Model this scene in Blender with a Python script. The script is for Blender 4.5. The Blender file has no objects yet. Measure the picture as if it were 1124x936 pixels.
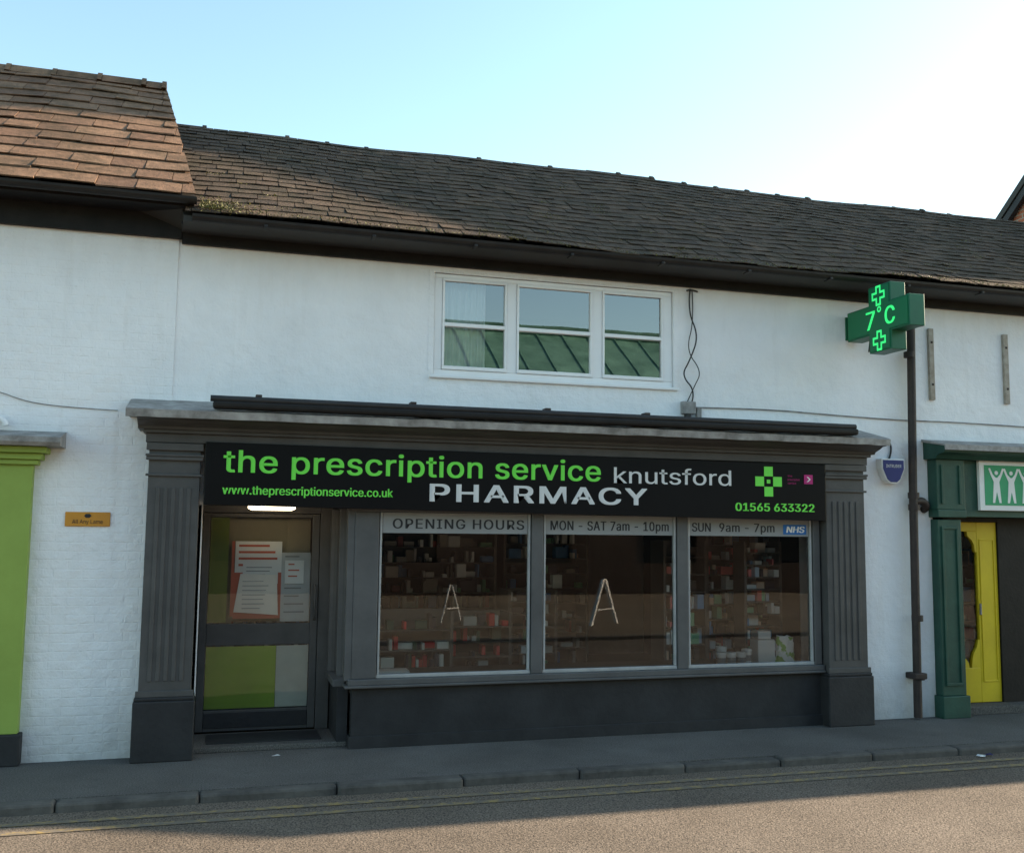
import bpy, bmesh, math, random, os
from mathutils import Vector, Matrix
random.seed(7)
sc=bpy.context.scene
col=bpy.context.collection
FONT=None
try:
    fp=os.path.join(bpy.utils.system_resource('DATAFILES'),'fonts')
    for c in ('Inter.woff2','Inter.ttf','droidsans.ttf','NotoSans-Regular.ttf'):
        if os.path.exists(os.path.join(fp,c)): FONT=bpy.data.fonts.load(os.path.join(fp,c));break
except Exception as e: print(e)
# ---------------------------------------------------------------- materials
def newmat(name):
    m=bpy.data.materials.new(name);m.use_nodes=True
    nt=m.node_tree;b=nt.nodes['Principled BSDF']
    return m,nt,b
def N(nt,t,**k):
    n=nt.nodes.new(t)
    for a,v in k.items():
        if a in n.inputs.keys(): n.inputs[a].default_value=v
        else: setattr(n,a,v)
    return n
def c4(c): return (c[0],c[1],c[2],1)
def noise(nt,co,scale,detail=6,rough=.6,sc3=None):
    n=N(nt,'ShaderNodeTexNoise');n.inputs['Scale'].default_value=scale;n.inputs['Detail'].default_value=detail;n.inputs['Roughness'].default_value=rough
    if sc3:
        mp=N(nt,'ShaderNodeMapping');mp.inputs['Scale'].default_value=sc3
        nt.links.new(co,mp.inputs[0]);nt.links.new(mp.outputs[0],n.inputs['Vector'])
    else: nt.links.new(co,n.inputs['Vector'])
    return n.outputs['Fac']
def ramp(nt,fac,p0,p1,a=(0,0,0),b=(1,1,1)):
    r=N(nt,'ShaderNodeValToRGB');r.color_ramp.elements[0].position=p0;r.color_ramp.elements[1].position=p1
    r.color_ramp.elements[0].color=c4(a);r.color_ramp.elements[1].color=c4(b)
    nt.links.new(fac,r.inputs[0]);return r.outputs[0]
def mix(nt,f,a,b,mode='MIX'):
    m=N(nt,'ShaderNodeMix');m.data_type='RGBA';m.blend_type=mode
    for s,v in ((0,f),(6,a),(7,b)):
        if isinstance(v,(int,float)): m.inputs[s].default_value=v
        elif isinstance(v,tuple): m.inputs[s].default_value=c4(v)
        else: nt.links.new(v,m.inputs[s])
    return m.outputs[2]
def mixf(nt,o,k):
    mu=N(nt,'ShaderNodeMath',operation='MULTIPLY');nt.links.new(o,mu.inputs[0]);mu.inputs[1].default_value=k;return mu.outputs[0]
def M(name,c1,c2=None,rough=.6,scale=3,bump=0,bscale=60,metal=0,spec=.4):
    m,nt,b=newmat(name);co=N(nt,'ShaderNodeTexCoord').outputs['Object']
    if c2 is None: c2=tuple(x*.82 for x in c1)
    f=noise(nt,co,scale,8,.65)
    nt.links.new(ramp(nt,f,.32,.68,c2,c1),b.inputs['Base Color'])
    b.inputs['Roughness'].default_value=rough;b.inputs['Metallic'].default_value=metal
    b.inputs['Specular IOR Level'].default_value=spec
    if bump:
        bn=N(nt,'ShaderNodeBump');bn.inputs['Strength'].default_value=bump;bn.inputs['Distance'].default_value=.01
        nt.links.new(noise(nt,co,bscale,6),bn.inputs['Height']);nt.links.new(bn.outputs[0],b.inputs['Normal'])
    return m
def emis(name,c,s,base=None):
    m,nt,b=newmat(name);b.inputs['Base Color'].default_value=c4(base or c)
    b.inputs['Emission Color'].default_value=c4(c);b.inputs['Emission Strength'].default_value=s;return m
def wallmat(name,brick):
    m,nt,b=newmat(name);co=N(nt,'ShaderNodeTexCoord').outputs['Object']
    base=ramp(nt,noise(nt,co,1.3,8,.6),.3,.7,(.77,.77,.79),(.87,.87,.89))
    st=ramp(nt,noise(nt,co,1,6,.6,(7,7,.7)),.56,.82)
    base=mix(nt,mixf(nt,st,.22),base,(.55,.50,.45))
    fl=ramp(nt,noise(nt,co,14,8,.7),.66,.72)
    base=mix(nt,mixf(nt,fl,.24),base,(.50,.46,.42))
    bl=ramp(nt,noise(nt,co,2.6,9,.7),.60,.68)
    base=mix(nt,mixf(nt,bl,.12),base,(.60,.54,.48))
    sep=N(nt,'ShaderNodeSeparateXYZ');nt.links.new(co,sep.inputs[0])
    mr=N(nt,'ShaderNodeMapRange');mr.inputs[1].default_value=.55;mr.inputs[2].default_value=0;mr.inputs[3].default_value=0;mr.inputs[4].default_value=1
    nt.links.new(sep.outputs[2],mr.inputs[0])
    mu=N(nt,'ShaderNodeMath',operation='MULTIPLY');nt.links.new(mr.outputs[0],mu.inputs[0]);nt.links.new(noise(nt,co,5,8,.7),mu.inputs[1])
    base=mix(nt,mu.outputs[0],base,(.33,.31,.28))
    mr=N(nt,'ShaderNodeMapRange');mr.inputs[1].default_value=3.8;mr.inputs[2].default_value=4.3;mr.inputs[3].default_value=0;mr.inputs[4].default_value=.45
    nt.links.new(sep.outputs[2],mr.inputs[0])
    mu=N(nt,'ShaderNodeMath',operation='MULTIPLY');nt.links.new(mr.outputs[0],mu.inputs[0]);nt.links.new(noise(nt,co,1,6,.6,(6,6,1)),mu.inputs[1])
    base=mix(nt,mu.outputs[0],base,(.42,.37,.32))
    nt.links.new(base,b.inputs['Base Color']);b.inputs['Roughness'].default_value=.85;b.inputs['Specular IOR Level'].default_value=.2
    b1=N(nt,'ShaderNodeBump');b1.inputs['Strength'].default_value=.6;b1.inputs['Distance'].default_value=.035
    nt.links.new(noise(nt,co,7,5,.55),b1.inputs['Height'])
    b2=N(nt,'ShaderNodeBump');b2.inputs['Strength'].default_value=.55;b2.inputs['Distance'].default_value=.007
    nt.links.new(noise(nt,co,60,5,.6),b2.inputs['Height']);nt.links.new(b1.outputs[0],b2.inputs['Normal'])
    mp=N(nt,'ShaderNodeCombineXYZ');nt.links.new(sep.outputs[0],mp.inputs[0]);nt.links.new(sep.outputs[2],mp.inputs[1])
    ds=N(nt,'ShaderNodeVectorMath',operation='ADD');nz=N(nt,'ShaderNodeTexNoise');nz.inputs['Scale'].default_value=3;nt.links.new(co,nz.inputs['Vector'])
    sv=N(nt,'ShaderNodeVectorMath',operation='SCALE');sv.inputs['Scale'].default_value=.03;nt.links.new(nz.outputs['Color'],sv.inputs[0]);nt.links.new(mp.outputs[0],ds.inputs[0]);nt.links.new(sv.outputs[0],ds.inputs[1])
    br=N(nt,'ShaderNodeTexBrick');br.inputs['Scale'].default_value=1;br.inputs['Brick Width'].default_value=.22;br.inputs['Row Height'].default_value=.072;br.inputs['Mortar Size'].default_value=.008;br.inputs['Mortar Smooth'].default_value=1
    nt.links.new(ds.outputs[0],br.inputs['Vector'])
    b3=N(nt,'ShaderNodeBump');b3.invert=True;b3.inputs['Strength'].default_value=brick;b3.inputs['Distance'].default_value=.005
    nt.links.new(br.outputs['Fac'],b3.inputs['Height']);nt.links.new(b2.outputs[0],b3.inputs['Normal'])
    nt.links.new(b3.outputs[0],b.inputs['Normal'])
    return m
def slatemat(name,cs,moss,lo=.3,k=1):
    m,nt,b=newmat(name);co=N(nt,'ShaderNodeTexCoord').outputs['Object']
    g=N(nt,'ShaderNodeNewGeometry')
    cs=[tuple(v*k for v in c) for c in cs]
    r=N(nt,'ShaderNodeValToRGB');e=r.color_ramp.elements
    e[0].position=0;e[0].color=c4(cs[0]);e[1].position=1;e[1].color=c4(cs[-1])
    for i,c in enumerate(cs[1:-1]): x=e.new((i+1)/(len(cs)-1));x.color=c4(c)
    nt.links.new(g.outputs['Random Per Island'],r.inputs[0])
    c=mix(nt,.85,r.outputs[0],ramp(nt,noise(nt,co,8,12,.8),.3,.7,(lo,lo,lo),(1.5,1.45,1.38)),'MULTIPLY')
    ms=ramp(nt,noise(nt,co,2.2,12,.8),.47,.58)
    c=mix(nt,mixf(nt,ms,moss),c,(.034,.031,.018))
    sp=ramp(nt,noise(nt,co,30,6,.7),.60,.68)
    c=mix(nt,mixf(nt,sp,.45),c,(.15,.135,.105))
    sp=ramp(nt,noise(nt,co,13,8,.75),.60,.66)
    c=mix(nt,mixf(nt,sp,.5),c,(.02,.018,.014))
    nt.links.new(c,b.inputs['Base Color']);b.inputs['Roughness'].default_value=.88;b.inputs['Specular IOR Level'].default_value=.15
    bn=N(nt,'ShaderNodeBump');bn.inputs['Strength'].default_value=1;bn.inputs['Distance'].default_value=.018
    nt.links.new(noise(nt,co,22,8,.75),bn.inputs['Height']);nt.links.new(bn.outputs[0],b.inputs['Normal'])
    return m
def brickmat(name,c1,c2,mo):
    m,nt,b=newmat(name);co=N(nt,'ShaderNodeTexCoord').outputs['Object']
    sep=N(nt,'ShaderNodeSeparateXYZ');nt.links.new(co,sep.inputs[0])
    ad=N(nt,'ShaderNodeMath',operation='ADD');nt.links.new(sep.outputs[0],ad.inputs[0]);nt.links.new(sep.outputs[1],ad.inputs[1])
    cm=N(nt,'ShaderNodeCombineXYZ');nt.links.new(ad.outputs[0],cm.inputs[0]);nt.links.new(sep.outputs[2],cm.inputs[1])
    br=N(nt,'ShaderNodeTexBrick');br.inputs['Scale'].default_value=1;br.inputs['Brick Width'].default_value=.225;br.inputs['Row Height'].default_value=.075;br.inputs['Mortar Size'].default_value=.008
    br.inputs['Color1'].default_value=c4(c1);br.inputs['Color2'].default_value=c4(c2);br.inputs['Mortar'].default_value=c4(mo)
    nt.links.new(cm.outputs[0],br.inputs['Vector']);nt.links.new(br.outputs['Color'],b.inputs['Base Color']);b.inputs['Roughness'].default_value=.85
    return m
def glassmat(name,add,tint=(1,1,1)):
    m=bpy.data.materials.new(name);m.use_nodes=True;nt=m.node_tree;nt.nodes.clear()
    o=N(nt,'ShaderNodeOutputMaterial');t=N(nt,'ShaderNodeBsdfTransparent');t.inputs[0].default_value=c4(tint)
    g=N(nt,'ShaderNodeBsdfGlossy');g.inputs['Roughness'].default_value=.0
    co=N(nt,'ShaderNodeTexCoord').outputs['Object'];bn=N(nt,'ShaderNodeBump');bn.inputs['Strength'].default_value=.03;bn.inputs['Distance'].default_value=.02
    nt.links.new(noise(nt,co,1.4,1),bn.inputs['Height']);nt.links.new(bn.outputs[0],g.inputs['Normal'])
    f=N(nt,'ShaderNodeFresnel');f.inputs[0].default_value=1.5
    a=N(nt,'ShaderNodeMath',operation='ADD');nt.links.new(f.outputs[0],a.inputs[0]);a.inputs[1].default_value=add;a.use_clamp=True
    x=N(nt,'ShaderNodeMixShader');nt.links.new(a.outputs[0],x.inputs[0]);nt.links.new(t.outputs[0],x.inputs[1]);nt.links.new(g.outputs[0],x.inputs[2]);nt.links.new(x.outputs[0],o.inputs[0])
    return m
def roadmat(name,a,b_,fine=220,patch=.6):
    m,nt,b=newmat(name);co=N(nt,'ShaderNodeTexCoord').outputs['Object']
    c=ramp(nt,noise(nt,co,fine,2,.8),.38,.62,a,b_)
    c=mix(nt,.9,c,ramp(nt,noise(nt,co,patch,8,.65),.3,.7,(.68,.66,.64),(1.2,1.2,1.2)),'MULTIPLY')
    st=ramp(nt,noise(nt,co,3.5,8,.75),.60,.68)
    c=mix(nt,mixf(nt,st,.4),c,tuple(x*.6 for x in a))
    nt.links.new(c,b.inputs['Base Color']);b.inputs['Roughness'].default_value=.9;b.inputs['Specular IOR Level'].default_value=.2
    bn=N(nt,'ShaderNodeBump');bn.inputs['Strength'].default_value=1;bn.inputs['Distance'].default_value=.014
    nt.links.new(noise(nt,co,fine*.6,4,.8),bn.inputs['Height']);nt.links.new(bn.outputs[0],b.inputs['Normal'])
    return m
m_wall=wallmat('white_render',.10)
m_wallb=wallmat('white_painted_brick',.35)
m_grey=M('dark_grey_paint',(.082,.080,.080),(.056,.054,.054),.55,4,.2,30)
m_greyl=M('grey_window_paint',(.105,.104,.106),(.075,.074,.076),.5,4,.15,30)
m_dark=M('charcoal_paint',(.030,.030,.033),(.015,.015,.017),.65,3,.4,25)
m_black=M('black_painted_timber',(.016,.014,.013),(.008,.007,.007),.6,6,.3,30,spec=.25)
m_gutter=M('black_iron',(.022,.019,.018),(.010,.009,.009),.5,6,.2,60,spec=.3)
m_pipe=M('rusty_brown_pipe',(.045,.030,.027),(.018,.013,.012),.6,6,.3,60)
m_lead=M('weathered_lead',(.38,.37,.36),(.15,.14,.135),.65,7,.4,20)
m_sign=M('gloss_black_sign',(.006,.006,.007),(.004,.004,.005),.35,1,spec=.2)
m_upvc=M('white_plastic_frame',(.84,.84,.85),(.77,.77,.78),.35,3)
m_stone=slatemat('stone_slate',[(.18,.105,.072),(.205,.125,.083),(.15,.09,.063),(.23,.145,.097),(.185,.113,.076)],.45,.45)
m_slate=slatemat('old_slate',[(.100,.072,.055),(.118,.086,.064),(.082,.062,.049),(.108,.080,.060),(.14,.098,.070)],.5,.4,.85)
m_under=M('roof_underlay',(.03,.026,.022))
m_glass=glassmat('shop_glass',.04,(.93,.95,.94))
m_glassu=glassmat('upper_glass',.22,(.9,.93,.93))
m_road=roadmat('asphalt_road',(.060,.050,.042),(.26,.215,.175),80)
m_pave=roadmat('asphalt_pavement',(.085,.080,.076),(.185,.176,.166),90,.8)
m_conc=roadmat('concrete_paving',(.15,.118,.085),(.26,.21,.155),60,.5)
m_kerb=M('kerb_stone',(.12,.11,.10),(.055,.05,.046),.85,5,.6,40)
m_ground=roadmat('ground_grey',(.08,.075,.065),(.13,.12,.105),60,.3)
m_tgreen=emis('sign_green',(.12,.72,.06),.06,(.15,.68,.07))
m_twhite=M('sign_silver',(.66,.67,.68),(.62,.63,.64),.5)
m_band=M('frosted_grey_band',(.27,.275,.28),(.235,.24,.245),.6,3)
m_tdark=M('lettering_dark',(.02,.022,.026),None,.5)
m_nhs=M('blue_sticker',(.01,.14,.45),None,.4)
m_white=M('white_card',(.77,.77,.76),(.70,.70,.69),.6)
m_pink=M('magenta_square',(.48,.02,.19),None,.4)
m_lime=M('lime_green_paint',(.28,.39,.08),(.23,.32,.06),.55,2,.1,20)
m_lime2=M('lime_vinyl',(.28,.42,.03),(.24,.36,.03),.5,2)
m_bgreen=M('dark_green_paint',(.022,.080,.058),(.013,.052,.038),.5,5,.2,30)
m_yellow=M('yellow_paint',(.66,.49,.012),(.56,.40,.012),.5,3)
m_cgreen=M('cross_casing_green',(.008,.12,.055),(.006,.085,.042),.4,4)
m_cface=emis('cross_led_face',(.0,.30,.10),.09,(.004,.09,.04))
m_led=emis('led_green',(.04,.80,.20),.70)
m_lamp=emis('lamp_glow',(1,.80,.52),7)
m_orange=M('orange_plate',(.62,.28,.03),(.52,.22,.03),.5)
m_wood=M('weathered_batten',(.42,.38,.33),(.25,.21,.17),.8,12)
m_cable=M('black_cable',(.03,.03,.03))
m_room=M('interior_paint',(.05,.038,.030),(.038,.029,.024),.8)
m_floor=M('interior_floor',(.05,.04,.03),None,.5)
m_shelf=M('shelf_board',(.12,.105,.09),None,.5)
m_market=brickmat('market_brick',(.07,.035,.025),(.05,.028,.02),(.07,.06,.05))
m_brick=brickmat('red_brick',(.38,.12,.06),(.30,.09,.05),(.3,.27,.22))
m_groof=M('green_metal_roof',(.15,.30,.22),(.045,.12,.085),.5,1.6)
m_bluet=M('alarm_blue',(.02,.028,.16),None,.4)
def ylmat():
    m,nt,b=newmat('worn_yellow_paint');co=N(nt,'ShaderNodeTexCoord').outputs['Object']
    c=mix(nt,ramp(nt,noise(nt,co,14,8,.8),.47,.60),(.14,.118,.095),(.30,.21,.075))
    nt.links.new(c,b.inputs['Base Color']);b.inputs['Roughness'].default_value=.9;return m
m_yl=ylmat()
def prodmat(name,cs):
    m,nt,b=newmat(name);g=N(nt,'ShaderNodeNewGeometry')
    r=N(nt,'ShaderNodeValToRGB');r.color_ramp.interpolation='CONSTANT';e=r.color_ramp.elements
    e[0].color=c4(cs[0]);e[1].position=.1;e[1].color=c4(cs[1])
    for i in range(2,10): x=e.new(i/10);x.color=c4(cs[i])
    nt.links.new(g.outputs['Random Per Island'],r.inputs[0]);nt.links.new(r.outputs[0],b.inputs['Base Color']);b.inputs['Roughness'].default_value=.4;return m
m_prod=prodmat('product_packs',[(.35,.33,.30),(.3,.05,.04),(.6,.58,.55),(.05,.15,.32),(.1,.08,.06),(.08,.25,.12),(.3,.26,.2),(.05,.04,.05),(.85,.83,.8),(.03,.03,.04)])
m_prodb=prodmat('bright_packs',[(.8,.78,.75),(.15,.35,.6),(.85,.83,.8),(.1,.08,.07),(.8,.55,.4),(.3,.6,.35),(.85,.85,.85),(.06,.05,.06),(.8,.2,.2),(.5,.6,.7)])
m_prodr=prodmat('red_mixed_packs',[(.65,.03,.03),(.04,.03,.03),(.5,.45,.40),(.7,.05,.05),(.55,.03,.03),(.04,.04,.05),(.6,.04,.06),(.03,.03,.04),(.6,.56,.5),(.03,.08,.05)])
# ---------------------------------------------------------------- helpers
def par(o,p):
    if p is not None:
        o.parent=p
        if p.type=='EMPTY': o.matrix_parent_inverse=Matrix.Translation(-p.location)
    return o
def thing(name,loc,label,cat,group=None):
    e=bpy.data.objects.new(name,None);e.location=loc;e.empty_display_size=.2;col.objects.link(e)
    e['label']=label;e['category']=cat
    if group:e['group']=group
    return e
def mk(name,vs,fs,mat,p=None,bevel=0,label=None,smooth=False):
    me=bpy.data.meshes.new(name);me.from_pydata(vs,[],fs)
    bm=bmesh.new();bm.from_mesh(me);bmesh.ops.recalc_face_normals(bm,faces=bm.faces);bm.to_mesh(me);bm.free()
    me.materials.append(mat)
    if smooth:
        for f in me.polygons:f.use_smooth=True
    o=bpy.data.objects.new(name,me);col.objects.link(o)
    if bevel:
        b=o.modifiers.new('b','BEVEL');b.width=bevel;b.segments=2;b.limit_method='ANGLE'
    if label:o['label']=label
    return par(o,p)
BF=[(0,1,3,2),(4,6,7,5),(0,4,5,1),(2,3,7,6),(0,2,6,4),(1,5,7,3)]
def bxs(name,L,mat,p=None,bevel=.004,label=None):
    vs=[];fs=[]
    for (x0,x1,y0,y1,z0,z1) in L:
        b=len(vs)
        for x in (x0,x1):
            for y in (y0,y1):
                for z in (z0,z1): vs.append((x,y,z))
        fs+=[tuple(b+i for i in f) for f in BF]
    return mk(name,vs,fs,mat,p,bevel,label)
def bx(name,x0,x1,y0,y1,z0,z1,mat,p=None,bevel=.004,label=None): return bxs(name,[(x0,x1,y0,y1,z0,z1)],mat,p,bevel,label)
def extx(name,prof,x0,x1,mat,p=None,bevel=0,label=None,seg=1,jit=0):
    n=len(prof);vs=[];fs=[]
    for i in range(seg+1):
        x=x0+(x1-x0)*i/seg
        j=random.uniform(-jit,jit)
        vs+=[(x,y,z+j) for y,z in prof]
    for i in range(seg):
        for k in range(n): fs.append((i*n+k,i*n+(k+1)%n,(i+1)*n+(k+1)%n,(i+1)*n+k))
    fs.append(tuple(range(n)));fs.append(tuple(range(seg*n,seg*n+n)))
    return mk(name,vs,fs,mat,p,bevel,label)
def exty(name,prof,y0,y1,mat,p=None,bevel=0,label=None):
    n=len(prof);vs=[(x,y0,z) for x,z in prof]+[(x,y1,z) for x,z in prof]
    fs=[(k,(k+1)%n,n+(k+1)%n,n+k) for k in range(n)]+[tuple(range(n)),tuple(range(n,2*n))]
    return mk(name,vs,fs,mat,p,bevel,label)
def pane(name,x0,x1,z0,z1,y,mat,p=None,label=None):
    return mk(name,[(x0,y,z0),(x1,y,z0),(x1,y,z1),(x0,y,z1)],[(0,1,2,3)],mat,p,0,label)
def wallgrid(name,xs,zs,holes,y,th,mat,p):
    vs=[(x,y,z) for z in zs for x in xs];fs=[];n=len(xs)
    for j in range(len(zs)-1):
        for i in range(n-1):
            cx=(xs[i]+xs[i+1])/2;cz=(zs[j]+zs[j+1])/2
            if any(a<cx<b and c<cz<d for a,b,c,d in holes): continue
            fs.append((j*n+i,j*n+i+1,(j+1)*n+i+1,(j+1)*n+i))
    me=bpy.data.meshes.new(name);me.from_pydata(vs,[],fs);me.materials.append(mat)
    bm=bmesh.new();bm.from_mesh(me)
    bmesh.ops.delete(bm,geom=[v for v in bm.verts if not v.link_faces],context='VERTS')
    r=bmesh.ops.extrude_face_region(bm,geom=list(bm.faces))
    for v in [g for g in r['geom'] if isinstance(g,bmesh.types.BMVert)]: v.co.y+=th
    bmesh.ops.recalc_face_normals(bm,faces=bm.faces);bm.to_mesh(me);bm.free()
    o=bpy.data.objects.new(name,me);col.objects.link(o);return par(o,p)
def tube(name,pts,r,mat,p=None,label=None,res=3,smooth=True):
    cu=bpy.data.curves.new(name,'CURVE');cu.dimensions='3D';cu.bevel_depth=r;cu.bevel_resolution=res;cu.use_fill_caps=True
    s=cu.splines.new('NURBS' if smooth else 'POLY');s.points.add(len(pts)-1)
    for i,q in enumerate(pts): s.points[i].co=(*q,1)
    if smooth: s.use_endpoint_u=True;s.order_u=3
    t=bpy.data.objects.new('t',cu);col.objects.link(t)
    dg=bpy.context.evaluated_depsgraph_get();me=bpy.data.meshes.new_from_object(t.evaluated_get(dg));me.name=name
    bpy.data.objects.remove(t);me.materials.clear();me.materials.append(mat)
    for f in me.polygons:f.use_smooth=True
    o=bpy.data.objects.new(name,me);col.objects.link(o)
    if label:o['label']=label
    return par(o,p)
def tmesh(body,off,sp=1):
    cu=bpy.data.curves.new('t','FONT');cu.body=body;cu.size=1;cu.offset=off;cu.space_character=sp;cu.dimensions='2D';cu.fill_mode='BOTH'
    if FONT: cu.font=FONT
    t=bpy.data.objects.new('t',cu);col.objects.link(t)
    dg=bpy.context.evaluated_depsgraph_get();me=bpy.data.meshes.new_from_object(t.evaluated_get(dg));bpy.data.objects.remove(t)
    return me
_hr={}
def text(body,x0,x1,z0,h,y,mat,p,off=0,ref='H',sp=1,name='lettering',frame=None,dup=0,dz=0,nst=2):
    me=tmesh(body,off,sp)
    if ref not in _hr:
        r=tmesh(ref,0);_hr[ref]=max(v.co.y for v in r.vertices)
    mn=min(v.co.x for v in me.vertices);mxx=max(v.co.x for v in me.vertices)
    sx=(x1-x0-dup)/(mxx-mn);sy=h/_hr[ref]
    for v in me.vertices:
        a=(v.co.x-mn)*sx;b=v.co.y*sy
        if frame is None: v.co=(x0+a,y,z0+b)
        else: v.co=frame(a,b,0)
    if dup:
        bm=bmesh.new();bm.from_mesh(me)
        base=list(bm.verts)+list(bm.edges)+list(bm.faces)
        offs=[(dup*i/nst,dz*j) for i in range(nst+1) for j in ((0,1) if dz else (0,))][1:]
        for kk,(ddx,ddz) in enumerate(offs):
            r=bmesh.ops.duplicate(bm,geom=base)
            for g in r['geom']:
                if isinstance(g,bmesh.types.BMVert): g.co.x+=ddx;g.co.z+=ddz;g.co.y-=.0006*(kk+1)
        bm.to_mesh(me);bm.free()
    me.name=name;me.materials.clear();me.materials.append(mat)
    o=bpy.data.objects.new(name,me);col.objects.link(o);return par(o,p)
def slates(name,row,nrow,s_exp,wid,th,mat,p,jit=.012):
    oy,oz,dy,dz=row.f;vs=[];fs=[]
    ny,nz=-dz,dy
    for i in range(nrow):
        s=i*s_exp;x0,x1=row(s);x=x0-random.random()*wid-(wid*.5 if i%2 else 0)
        while x<x1:
            w=wid*random.uniform(.7,1.3);a=max(x,x0)+.003;b=min(x+w,x1)-.003;x+=w
            if b-a<.04: continue
            sb=s-random.uniform(0,jit)+random.choice([0,0,0,0,0,0,-.018,.014]);st=s+s_exp*1.25
            if i==nrow-1: st=s+s_exp*.98
            bt=b
            if b>x1-.01: bt=row(st)[1]-.003;b=row(sb)[1]-.003
            hb=th*1.5+random.uniform(0,th*1.1);ht=th*.2;tl=random.uniform(-.005,.005)
            def P(x,s,h): return (x,oy+dy*s+ny*h,oz+dz*s+nz*h+.014*math.sin(x*1.1+s)+.008*math.sin(x*3.1))
            k=len(vs)
            vs+=[P(a,sb,hb+tl),P(b,sb+random.uniform(-.01,.01),hb-tl),P(bt,st,ht),P(a,st,ht),P(a,sb,hb+tl+th),P(b,sb,hb-tl+th),P(bt,st,ht+th),P(a,st,ht+th)]
            fs+=[(k,k+1,k+2,k+3),(k+4,k+5,k+6,k+7),(k,k+1,k+5,k+4),(k+1,k+2,k+6,k+5),(k+2,k+3,k+7,k+6),(k+3,k,k+4,k+7)]
    return mk(name,vs,fs,mat,p)
class Row:
    def __init__(s,o,d,fn): l=math.hypot(*d);s.f=(o[0],o[1],d[0]/l,d[1]/l);s.fn=fn
    def __call__(s,t): return s.fn(t)
def struct(o): o['kind']='structure';return o
# ---------------------------------------------------------------- ground
RZ=-.065
G=mk('ground',[(-400,-400,-.09),(400,-400,-.09),(400,400,-.09),(-400,400,-.09)],[(0,1,2,3)],m_ground);struct(G)
struct(mk('road',[(-120,-8.0,RZ),(120,-8.0,RZ),(120,-1.28,RZ),(-120,-1.28,RZ)],[(0,1,2,3)],m_road))
struct(bx('pavement',-60,60,-1.18,7,-.3,0,m_pave,None,0))
struct(bx('opposite_pavement',-60,60,-18.9,-8.12,-.3,0,m_conc,None,0))
L=[];x=-20.0
while x<30:
    w=random.uniform(.86,.97);j=random.uniform(-.014,.012);L.append((x,x+w-.006,-1.305+j,-1.18,-.3,.003+random.uniform(-.012,.008)));x+=w
struct(bxs('kerb',L,m_kerb,None,.022))
struct(bxs('opposite_kerb',[(-60,60,-8.12,-8.0,-.3,.004)],m_kerb,None,.015))
for y in (-1.54,-1.74):
    struct(mk('yellow_line',[(-40,y-.035,RZ+.005),(40,y-.035,RZ+.005),(40,y+.035,RZ+.005),(-40,y+.035,RZ+.005)],[(0,1,2,3)],m_yl))
# ---------------------------------------------------------------- main terrace
T=thing('pharmacy_building',(3,2.5,0),'long white rendered building with slate roof above the pharmacy','building')
XR=12.6
wallgrid('wall',[-.38,-.1,1.84,4.22,5.75,7.16,11.9,XR],[0,2.55,2.66,3.23,4.18,4.36],[(-.1,5.75,-1,2.55),(1.84,4.22,3.23,4.18),(7.16,11.9,-1,2.66)],0,.28,m_wall,T)
bxs('rear_wall',[(-.38,XR,5.2,5.45,0,4.36),(-.38,-.12,.28,5.2,0,4.36),(XR-.25,XR,.28,5.2,0,4.36)],m_wall,T,0)
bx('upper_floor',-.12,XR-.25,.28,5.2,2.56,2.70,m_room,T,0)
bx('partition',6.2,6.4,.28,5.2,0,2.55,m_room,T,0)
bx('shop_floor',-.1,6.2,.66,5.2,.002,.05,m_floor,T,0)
slope=math.hypot(2.92,1.86)
rd=Row((-.42,4.40),(2.92,1.86),lambda s:(-.33-.4*s/slope,XR+.1))
R=mk('roof',[(-.34,-.38,4.38),(XR,-.38,4.38),(XR,2.5,6.19),(-.72,2.5,6.19),(-.72,5.6,4.25),(XR,5.6,4.25),(-.34,-.38,4.33),(XR,-.38,4.33),(XR,5.6,4.2),(-.72,5.6,4.2)],
 [(0,1,2,3),(3,2,5,4),(0,6,7,1),(6,9,8,7),(0,3,4,9,6),(1,7,8,5,2),(4,5,8,9)],m_under,T)
slates('roof_slates',rd,21,slope/21,.20,.007,m_slate,R)
def ridge(name,x0,x1,y,z,w,mat,p,step=.45):
    vs=[];fs=[];x=x0
    while x<x1:
        b=min(x+step,x1);j=random.uniform(-.012,.012)+.014*math.sin(x*1.1+3.4)+.008*math.sin(x*3.1)
        for (a,h,ww) in ((x,0,w),(b-.05,0,w),(b-.05,.018,w*1.1),(b-.005,.018,w*1.1)):
            zz=z+j+h
            vs+=[(a,y-ww,zz-ww*.62),(a,y-ww*.3,zz+.02),(a,y,zz+.045),(a,y+ww*.3,zz+.02),(a,y+ww,zz-ww*.62),(a,y,zz-ww*.7)]
        k=len(vs)-24
        for s in range(3):
            for i in range(6): fs.append((k+s*6+i,k+s*6+(i+1)%6,k+(s+1)*6+(i+1)%6,k+(s+1)*6+i))
        fs+=[tuple(range(k,k+6)),tuple(range(k+18,k+24))]
        x+=step
    return mk(name,vs,fs,mat,p)
ridge('ridge_tiles',-.70,XR,2.5,6.22,.13,m_slate,R)
bxs('eaves_board',[(-.36,XR,-.045,0,4.235,4.37),(-.36,XR,-.30,-.045,4.33,4.355)],m_black,T)
def gut(name,x0,x1,y,z,r,mat,p):
    n=8;pr=[(y-r*math.cos(math.pi*i/n),z-r*math.sin(math.pi*i/n)) for i in range(n+1)]+[(y+(r-.006)*math.cos(math.pi*i/n),z-(r-.006)*math.sin(math.pi*i/n)) for i in range(n+1)]
    return extx(name,pr,x0,x1,mat,p)
g=gut('gutter',-.27,XR,-.385,4.385,.055,m_gutter,T)
bxs('gutter_bracket',[(x,x+.03,-.445,-.33,4.322,4.345) for x in [0.3+i*.9 for i in range(13)]],m_gutter,T,.004)
vs=[];fs=[]
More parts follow.
